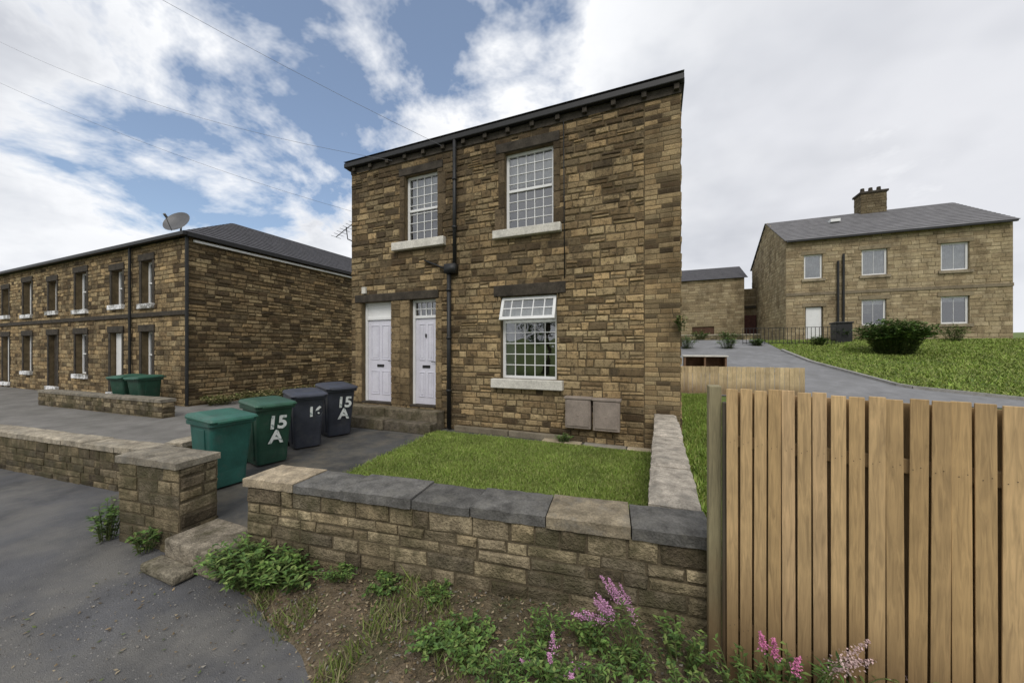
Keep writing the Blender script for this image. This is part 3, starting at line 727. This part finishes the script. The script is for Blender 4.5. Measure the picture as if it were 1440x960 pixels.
for i,(a,b,c,d) in enumerate(lops):
    if c<.5: boxo('door',a+.03,b-.03,LY+.12,LY+.17,c,d-.01,M_white if i%8==3 else M_lintel,lh,.01); continue
    window(lh,a,b,c,d,LY,1,2,rail=(c+d)/2,name='window',curtain=[(a+.05,b-.05,(c+d)/2+.1,d-.05)],fr=.06,rec=.16)
l=MB(); s=MB()
for (a,b,c,d) in lops:
    l.box(a-.15,b+.15,LY-.05,LY+.08,d+.002,d+.22); s.box(a-.12,b+.12,LY-.1,LY+.1,c-.16,c-.002)
    l.box(a-.13,a-.002,LY-.03,LY+.06,c,d); l.box(b+.002,b+.13,LY-.03,LY+.06,c,d)
l.box(LX0,LX1+.01,LY-.06,LY-.005,2.72,2.86)
l.obj('lintels',M_lintel,lh,.01); s.obj('sills',M_gwall,lh,.01)
sw=MB(); y0,y1=LY+8.0,LY+8.55
for bx in ((y0,y0+.06,1.35,1.85),(y1-.06,y1,1.35,1.85),(y0+.06,y1-.06,1.35,1.41),(y0+.06,y1-.06,1.79,1.85),(y0+.06,y1-.06,1.57,1.61)): sw.box(LX1-.09,LX1-.03,bx[0],bx[1],bx[2],bx[3])
sw.box(LX1-.05,LX1+.06,y0-.08,y1+.08,1.25,1.345)
sw.obj('side_window_frame',M_white,lh)
g=MB(); g.add([(LX1-.06,y0,1.35),(LX1-.06,y1,1.35),(LX1-.06,y1,1.85),(LX1-.06,y0,1.85)],[(0,1,2,3)]); g.obj('side_window_glass',M_glass,lh); boxo('side_room',LX1-.6,LX1-.25,y0-.2,y1+.2,1.2,2,M_int,lh)
def slates(name,parent,quad,nr,mat=M_slate,col=(1,1,1)):
    A,B,C,D=[Vector(p) for p in quad]; m=MB(); nrm=(B-A).cross(D-A).normalized()
    for i in range(nr):
        t0=i/nr; t1=min((i+1.25)/nr,1)
        a=A.lerp(D,t0)+nrm*.03; b=B.lerp(C,t0)+nrm*.03; c=B.lerp(C,t1)+nrm*.005; d=A.lerp(D,t1)+nrm*.005
        m.add([a,b,c,d,a-nrm*.03,b-nrm*.03],[(0,1,2,3),(4,5,1,0)])
    m.add([A-nrm*.01,B-nrm*.01,C-nrm*.01,D-nrm*.01],[(0,1,2,3)])
    return m.obj(name,mat,parent)
e_=.18; rz=LZ+.08; RZ=LZ+1.62
slates('roof_east',lh,[(LX1+e_,LY-e_,rz),(LX1+e_,LY+14.2,rz),(-15.6,LY+14.2,RZ+.0),(-15.6,LY+2.7,RZ)],14)
slates('roof_front',lh,[(LX0-e_,LY-e_,rz),(LX1+e_,LY-e_,rz),(-15.6,LY+2.7,RZ),(-15.62,LY+2.7,RZ)],12)
slates('roof_west',lh,[(LX0-e_,LY+14.2,rz),(LX0-e_,LY-e_,rz),(-15.6,LY+2.7,RZ),(-15.6,LY+14.2,RZ)],12)
gt=MB(); gt.box(LX0-e_,LX1+e_+.05,LY-e_-.05,LY-e_+.05,LZ-.02,LZ+.085); gt.obj('gutter_front',M_dark,lh,.01)
gt=MB(); gt.box(LX1+.055,LX1+.12,LY+.1,LY+13.5,LZ-.15,LZ-.08); gt.obj('verge_board',M_white,lh,.005)
gt=MB(); gt.box(LX1+e_-.05,LX1+e_+.05,LY-e_+.06,LY+14,LZ-.03,LZ+.08); gt.tube([(LX1+.07,LY-.06,LZ),(LX1+.07,LY-.06,0)],.045); gt.tube([(-16.2,LY-.08,LZ),(-16.2,LY-.08,0)],.04); gt.obj('gutter_side',M_dark,lh)
sd=empty('satellite_dish',(-14.1,6.3,5.6)); m=MB(); Md=Matrix.Translation((-13.55,6.3,5.75))@Matrix.Rotation(math.radians(25),4,'Z')@Matrix.Rotation(math.radians(62),4,'X')@Matrix.Scale(1.0,4)
vs=[Md@Vector((0,0,0))];fs=[];nr=6;ns=24
for i in range(1,nr+1):
    for k in range(ns):
        r=.38*i/nr; a=2*math.pi*k/ns; vs.append(Md@Vector((r*math.cos(a),r*1.05*math.sin(a),r*r*.55)))
for k in range(ns): fs.append((0,1+k,1+(k+1)%ns))
for i in range(nr-1):
    for k in range(ns): fs.append((1+i*ns+k,1+(i+1)*ns+k,1+(i+1)*ns+(k+1)%ns,1+i*ns+(k+1)%ns))
Md2=Matrix.Translation((-.5,0,-.08)); 
def shf(p): return Md2@Vector(p)
m.add([shf(p) for p in vs],fs,(.10,.10,.105)); m.tube([shf(Md@Vector((0,-.38,.05))),shf(Md@Vector((0,-.15,.42)))],.012,6,(.1,.1,.1)); m.tube([shf(Md@Vector((0,-.15,.36))),shf(Md@Vector((0,-.12,.48)))],.035,8,(.15,.15,.15))
m.tube([shf(Md@Vector((0,0,0))),shf(Md@Vector((0,0,-.12))),(-13.9,6.3,5.45),(-13.9,6.3,5.05)],.025,8,(.08,.08,.08)); m.obj('dish_and_bracket',M_plast,sd)

# ================================================================== RIGHT FAR HOUSE
rh_=empty('stone_house',(13,31,2.3)); RX0,RX1,RY0,RY1,RB,RE=7.34,17.0,26.9,35.5,2.1,8.35
PR=[(.44,.36,.23),(.48,.395,.26),(.40,.32,.20),(.36,.285,.18)]
def far(x,z,R):
    c=R.choice(PR); k=R.uniform(.82,1.1); return tuple(v*k for v in c)
fo=[(8.25,9.15,5.95,7.42),(10.97,12.1,5.95,7.45),(8.32,9.18,2.3,4.25),(10.97,12.05,3.05,4.55),(14.3,15.4,5.95,7.45),(14.3,15.4,3.05,4.55)]
masonry('front_wall',rh_,(RX0,RY0),(1,0),RX1-RX0,RB,RE,[(a-RX0,b-RX0,c,d) for a,b,c,d in fo],(.18,.24),(.3,.6),far,M_stone_clean,M_mort_l,seed=81)
GA=(RY1-RY0)
masonry('west_gable',rh_,(RX0,RY1),(0,-1),GA,RB,10.85,[],(.18,.24),(.3,.6),lambda x,z,R:tuple(v*.9 for v in far(x,z,R)),M_stone_clean,M_mort_l,seed=82,top=lambda a: RE+ (1-abs(a-GA/2)/(GA/2))*2.5)
for o in list(rh_.children):
    if o.name.startswith('west_gable_mortar'): bpy.data.objects.remove(o)
g=MB(); g.add([(RX0,RY0,RB),(RX0,RY1,RB),(RX0,RY1,RE),(RX0,(RY0+RY1)/2,RE+2.5),(RX0,RY0,RE)],[(0,4,3,2,1)]); g.add([(RX1,RY0,RB),(RX1,RY1,RB),(RX1,RY1,RE),(RX1,(RY0+RY1)/2,RE+2.5),(RX1,RY0,RE)],[(0,1,2,3,4)]); g.add([(RX0,RY1,RB),(RX1,RY1,RB),(RX1,RY1,RE),(RX0,RY1,RE)],[(0,1,2,3)]); g.obj('gable_backing',M_mort_l,rh_)
ym=(RY0+RY1)/2
M_sf=generic('slate_far',(.17,.165,.17),.7,.25,2,20,.3,.01)
slates('roof_front',rh_,[(RX0-.1,RY0-.25,RE-.02),(RX1+.1,RY0-.25,RE-.02),(RX1+.1,ym,RE+2.55),(RX0-.1,ym,RE+2.55)],16,M_sf)
slates('roof_rear',rh_,[(RX1+.1,RY1+.25,RE-.02),(RX0-.1,RY1+.25,RE-.02),(RX0-.1,ym,RE+2.55),(RX1+.1,ym,RE+2.55)],10)
for (a,b,c,d) in fo:
    if c>2.5: window(rh_,a,b,c,d,RY0,1 if b-a<1 else 2,1,name='window',fr=.09,curtain=[(a+.05,b-.05,c+.1 if c>5 else d-.3,d-.05)])
    else:
        boxo('door',a+.05,b-.05,RY0+.1,RY0+.16,c,d-.03,M_white,rh_,.01)
s=MB();l=MB()
for (a,b,c,d) in fo:
    l.box(a-.15,b+.15,RY0-.05,RY0+.08,d+.002,d+.22,(.3,.25,.17))
    if c>2.5: s.box(a-.12,b+.12,RY0-.1,RY0+.1,c-.16,c-.002,(.35,.3,.22))
l.box(RX0,RX1,RY0-.06,RY0-.01,4.95,5.12,(.25,.21,.15)); l.obj('lintels',M_stone_clean,rh_); s.obj('sills',M_stone_clean,rh_)
g=MB(); g.box(RX0,RX1,RY0-.33,RY0-.22,RE-.12,RE-.01); g.tube([(9.85,RY0-.12,6.9),(9.85,RY0-.12,2.3)],.06); g.tube([(10.1,RY0-.12,7.3),(10.1,RY0-.12,2.3)],.06); g.obj('gutters',M_dark,rh_)
def chimney(parent,x0,x1,y0,y1,z0,z1):
    for nm,oo,uu,LL in (('a',(x0,y0),(1,0),x1-x0),('b',(x1,y0),(0,1),y1-y0),('c',(x1,y1),(-1,0),x1-x0),('d',(x0,y1),(0,-1),y1-y0)):
        masonry('chimney_'+nm,parent,oo,uu,LL,z0,z1,[],(.16,.2),(.25,.45),lambda x,z,R:tuple(v*.45 for v in far(x,z,R)),M_stone,M_mort,seed=90)
    c=MB(); c.box(x0-.08,x1+.08,y0-.08,y1+.08,z1,z1+.14); c.obj('chimney_cap',M_lintel,parent,.02)
    p=MB(); xx=x0+.25
    while xx<x1-.1:
        p.tube([(xx,(y0+y1)/2,z1+.14),(xx,(y0+y1)/2,z1+.5)],.13,10,(1,1,1),.10); xx+=.42
    p.obj('chimney_pots',M_lintel,parent)
chimney(rh_,12.5,13.8,ym-.45,ym+.45,10.3,12.0)
sk=MB(); sk.box(10.4,10.9,RY0+2.4,RY0+2.9,RE+1.62,RE+1.8); sk.obj('skylight',M_white,rh_)

# ================================================================== MIDDLE BACK BUILDING
mh=empty('stone_outbuilding',(3,36,1.7)); bx0,bx1,by0,by1,bb,be=-4.0,6.3,33,39,1.6,7.35
mo=[(2.6,4.2,2.4,3.5)]
masonry('front_wall',mh,(bx0,by0),(1,0),bx1-bx0,bb,be,[(a-bx0,b-bx0,c,d) for a,b,c,d in mo],(.2,.26),(.35,.7),lambda x,z,R:tuple(v*.85 for v in far(x,z,R)),M_stone_clean,M_mort_l,seed=85)
boxo('garage_door',2.6,4.2,by0+.08,by0+.15,2.4,3.5,generic('brown_door',(.10,.05,.03),.7),mh)
g=MB(); g.add([(bx0,by0,bb),(bx0,by1,bb),(bx0,by1,be),(bx0,by0,be)],[(0,1,2,3)]); g.add([(bx1,by0,bb),(bx1,by1,bb),(bx1,by1,be),(bx1,by0,be)],[(0,3,2,1)]); g.add([(bx0,by1,bb),(bx1,by1,bb),(bx1,by1,be),(bx0,by1,be)],[(0,1,2,3)]); g.obj('walls',M_mort,mh)
slates('roof_front',mh,[(bx0,by0-.2,be-.03),(bx1+.2,by0-.2,be-.03),(bx1+.2,36,be+1.5),(bx0,36,be+1.5)],10); slates('roof_rear',mh,[(bx1+.2,by1+.2,be-.03),(bx0,by1+.2,be-.03),(bx0,36,be+1.5),(bx1+.2,36,be+1.5)],8)
mk2=empty('stone_outbuilding',(7.2,34,1.9)); masonry('front_wall',mk2,(6.3,34.2),(1,0),1.8,1.6,6.6,[],(.2,.26),(.35,.7),lambda x,z,R:tuple(v*.6 for v in far(x,z,R)),M_stone_clean,M_mort,seed=86)
boxo('red_gate',6.35,7.3,33.9,34.0,2.0,4.4,generic('red_brown',(.07,.025,.02),.7),mk2); boxo('lintel',6.3,7.9,34.05,34.19,5.0,5.2,M_lintel,mk2)
gwall('garden_wall',(.8,29.5),(6.6,29.5),1.9,2.75,.3,cc4,cl=(.7,1.1),ch=(.14,.2),wr=(.25,.5),seed=95)
ra=empty('metal_railing',(6,25,2)); g=MB()
for i in range(26):
    x=4.6+i*.18; z=float(hfun(x,24.5)); g.tube([(x,24.5,z),(x,24.5,z+.95)],.016,4)
for dz in (.1,.95): g.tube([(4.6,24.5,float(hfun(4.6,24.5))+dz),(9.3,24.5,float(hfun(9.3,24.5))+dz)],.02,4)
g.obj('bars',M_dark,ra)
shd=empty('garden_store',(2.2,17,1)); z=float(hfun(2.2,17)); M_shed=generic('shed_wood',(.20,.12,.07),.8)
g=MB()
for x in (1.0,1.75,2.5): g.box(x,x+.07,16.6,17.3,z-.1,z+.6)
g.box(1.0,2.57,17.26,17.3,z-.1,z+.6); g.box(1.07,2.5,16.62,17.25,z-.05,z+.1)
g.obj('frame',M_shed,shd,.01); boxo('lid',.95,2.62,16.55,17.35,z+.602,z+.66,M_sill,shd,.015)
for i,(x,y,r,h) in enumerate([(3.6,23,.5,.8),(1.5,23,.6,.9),(8,24.0,.4,.7),(9.6,25.5,.5,1.0),(14,25.5,.6,1.0),(5.2,24.0,.4,.5),(2.6,27.5,.6,.9),(4.4,27.7,.7,.8),(12.6,25.9,.5,.8)]):
    plant('shrub',(x,y,float(hfun(x,y))),r,h,70,10,.12,.07,G1,seed=90+i)
bst=empty('bin_store',(9.5,25.6,2.2)); boxo('body',9.2,9.9,25.2,26.0,2.0,3.1,M_dark,bst,.03); boxo('lid',9.15,9.95,25.15,26.05,3.102,3.2,M_dark,bst,.03)

cbm=MB()
def cable(a,b,sag):
    a=Vector(a);b=Vector(b); cbm.tube([a.lerp(b,t/16)-Vector((0,0,sag*4*(t/16)*(1-t/16))) for t in range(17)],.0035,4)
cable((-5.5,FY-.15,5.9),(-22,3,13.0),.7); cable((-4.2,FY-.15,5.95),(-18,-2,14.5),.5); cable((-6.8,FY,5.0),(-20,1,11),.5)
cbm.obj('overhead_cable',M_cable)

# ================================================================== TREES behind the viewpoint (mirrored in the windows) and beyond the far house
def tree(c,h,r,seed,n=26,per=110,ls=1.0,spread=1.0):
    R=random.Random(seed); e=empty('tree',c); t=MB(); c=Vector(c)
    top=c+Vector((R.uniform(-.4,.4),R.uniform(-.4,.4),h*.6)); t.tube([c,c.lerp(top,.5)+Vector((.1,0,0)),top],.25*ls,10,(1,1,1),.10*ls)
    lf=MB(); clumps=[]
    for i in range(n):
        a=R.uniform(0,6.283); z=R.uniform(.28,1)*h; rr=r*math.sin(min(1,(1.08-z/h)*2.2))*R.uniform(.3,1)
        p=c+Vector((math.cos(a)*rr,math.sin(a)*rr,z)); s=c+Vector((0,0,min(z*.75,h*.6))); t.tube([s,s.lerp(p,.5)+Vector((0,0,.2)),p],.06*ls,5,(1,1,1),.015); clumps.append((p,R.uniform(.6,1.2)*spread))
    for p,s in clumps:
        k0=R.uniform(.6,1.3)
        for _ in range(per):
            q=p+Vector((R.gauss(0,.5),R.gauss(0,.5),R.gauss(0,.4)))*s; k=k0*R.uniform(.7,1.2); cc=R.choice(G1)
            leaf(lf,q,Vector((R.gauss(0,1),R.gauss(0,1),R.gauss(0,.6))),Vector((0,0,1)),.28*ls,.2*ls,tuple(v*k*.8 for v in cc))
    t.obj('trunk_and_limbs',M_bark,e,smooth=True); lf.obj('leaves',M_leaf,e)
for i,(x,y,h,r) in enumerate([(-7.5,-12,9,3),(-2.2,-13,8.2,3),(-13,-12,8,3),(3.5,-13,8.5,3.2)]): tree((x,y,-.25),h,r,100+i)

# ================================================================== LIGHT & SKY
w=bpy.data.worlds.new('World'); scene.world=w; w.use_nodes=True; nt=w.node_tree; nt.nodes.clear()
SE,SA=math.radians(48),math.radians(165)
out=N(nt,'ShaderNodeOutputWorld'); sky=N(nt,'ShaderNodeTexSky'); sky.sky_type='NISHITA'; sky.sun_disc=False; sky.sun_elevation=SE; sky.sun_rotation=SA; sky.air_density=1.0; sky.dust_density=1.2
b1=N(nt,'ShaderNodeBackground'); b1.inputs[1].default_value=.15
tc=N(nt,'ShaderNodeTexCoord'); sep=N(nt,'ShaderNodeSeparateXYZ'); nt.links.new(tc.outputs['Generated'],sep.inputs[0])
hz=mixc(nt,'MIX',.15,sky.outputs[0],(4.2,5.0,6.2)); nt.links.new(hz,b1.inputs[0])
def math_(op,a,b=None,clampv=False):
    n=N(nt,'ShaderNodeMath',operation=op); n.use_clamp=clampv
    for s_,v_ in ((0,a),(1,b)):
        if v_ is None: continue
        if hasattr(v_,'links'): nt.links.new(v_,n.inputs[s_])
        else: n.inputs[s_].default_value=v_
    return n.outputs[0]
zz=math_('ADD',math_('MAXIMUM',sep.outputs[2],0.0),.30)
cx=math_('DIVIDE',sep.outputs[0],zz); cy=math_('DIVIDE',sep.outputs[1],zz)
cv=N(nt,'ShaderNodeCombineXYZ'); nt.links.new(cx,cv.inputs[0]); nt.links.new(cy,cv.inputs[1]); cv.inputs[2].default_value=2.3
def wn(scale,det,ro,off,dist=0):
    mp=N(nt,'ShaderNodeMapping'); mp.inputs['Location'].default_value=off; nt.links.new(cv.outputs[0],mp.inputs[0]); return noise_n(nt,scale,det,ro,mp.outputs[0],dist)
n1=wn(2.4,6,.62,(3.1,1.7,0),.2)
def dirmask(d,lo,hi):
    v=Vector(d).normalized(); dt=N(nt,'ShaderNodeVectorMath',operation='DOT_PRODUCT'); nt.links.new(tc.outputs['Generated'],dt.inputs[0]); dt.inputs[1].default_value=v
    mr=N(nt,'ShaderNodeMapRange',interpolation_type='SMOOTHSTEP'); mr.inputs['From Min'].default_value=lo; mr.inputs['From Max'].default_value=hi; nt.links.new(dt.outputs['Value'],mr.inputs['Value']); return mr.outputs[0]
m1=dirmask((-.74,.45,.54),.87,.985); m2=dirmask((-.288,.695,.69),.955,.998)
cov=math_('ADD',n1.outputs[0],.30); cov=math_('SUBTRACT',cov,math_('MULTIPLY',m1,.315)); cov=math_('SUBTRACT',cov,math_('MULTIPLY',m2,.24))
mask=ramp(nt,cov,[(.45,0),(.60,1)])
n2=wn(1.7,5,.58,(9.2,4.4,0),.1)
shade=ramp(nt,n2.outputs[0],[(.32,(.58,.60,.65)),(.46,(.76,.78,.82)),(.58,(.92,.93,.95))])
dens=ramp(nt,cov,[(.55,(1.0,1.0,1.0)),(.95,(.84,.85,.87))])
cl=mixc(nt,'MULTIPLY',.7,shade.outputs[0],dens.outputs[0])
mg=dirmask((.55,.75,.30),.72,.97)
n3=wn(1.1,4,.6,(1.2,7.7,0),.1)
gsh=ramp(nt,n3.outputs[0],[(.35,(.44,.46,.51)),(.62,(.72,.73,.77))])
cl=mixc(nt,'MIX',math_('MULTIPLY',mg,.85),cl,gsh.outputs[0])
edge=ramp(nt,cov,[(.50,.85),(.66,0)])
cl=mixc(nt,'MIX',edge.outputs[0],cl,(.93,.94,.96))
low=N(nt,'ShaderNodeMapRange'); low.inputs['From Min'].default_value=0.0; low.inputs['From Max'].default_value=.25; low.inputs['To Min'].default_value=.7; low.inputs['To Max'].default_value=0; nt.links.new(sep.outputs[2],low.inputs['Value'])
cl=mixc(nt,'MIX',low.outputs[0],cl,(.80,.82,.86))
b2=N(nt,'ShaderNodeBackground'); b2.inputs[1].default_value=1.10; nt.links.new(cl,b2.inputs[0])
mx=N(nt,'ShaderNodeMixShader'); nt.links.new(mask.outputs[0],mx.inputs[0]); nt.links.new(b1.outputs[0],mx.inputs[1]); nt.links.new(b2.outputs[0],mx.inputs[2]); nt.links.new(mx.outputs[0],out.inputs[0])
sl=bpy.data.lights.new('sun','SUN'); sl.energy=1.5; sl.angle=math.radians(25); sl.color=(1,.95,.88)
so=bpy.data.objects.new('sun',sl); scene.collection.objects.link(so)
sd_=Vector((math.sin(SA)*math.cos(SE),math.cos(SA)*math.cos(SE),math.sin(SE))); so.rotation_euler=(-sd_).to_track_quat('-Z','Y').to_euler(); so.location=(0,-5,15)

cam=bpy.data.cameras.new('camera'); co=bpy.data.objects.new('camera',cam); scene.collection.objects.link(co)
co.location=(0,0,1.7); co.rotation_euler=(math.radians(90),0,math.radians(22.5))
cam.sensor_width=36; cam.lens=12.43; cam.shift_y=.007; cam.clip_start=.05; cam.clip_end=3000
scene.camera=co
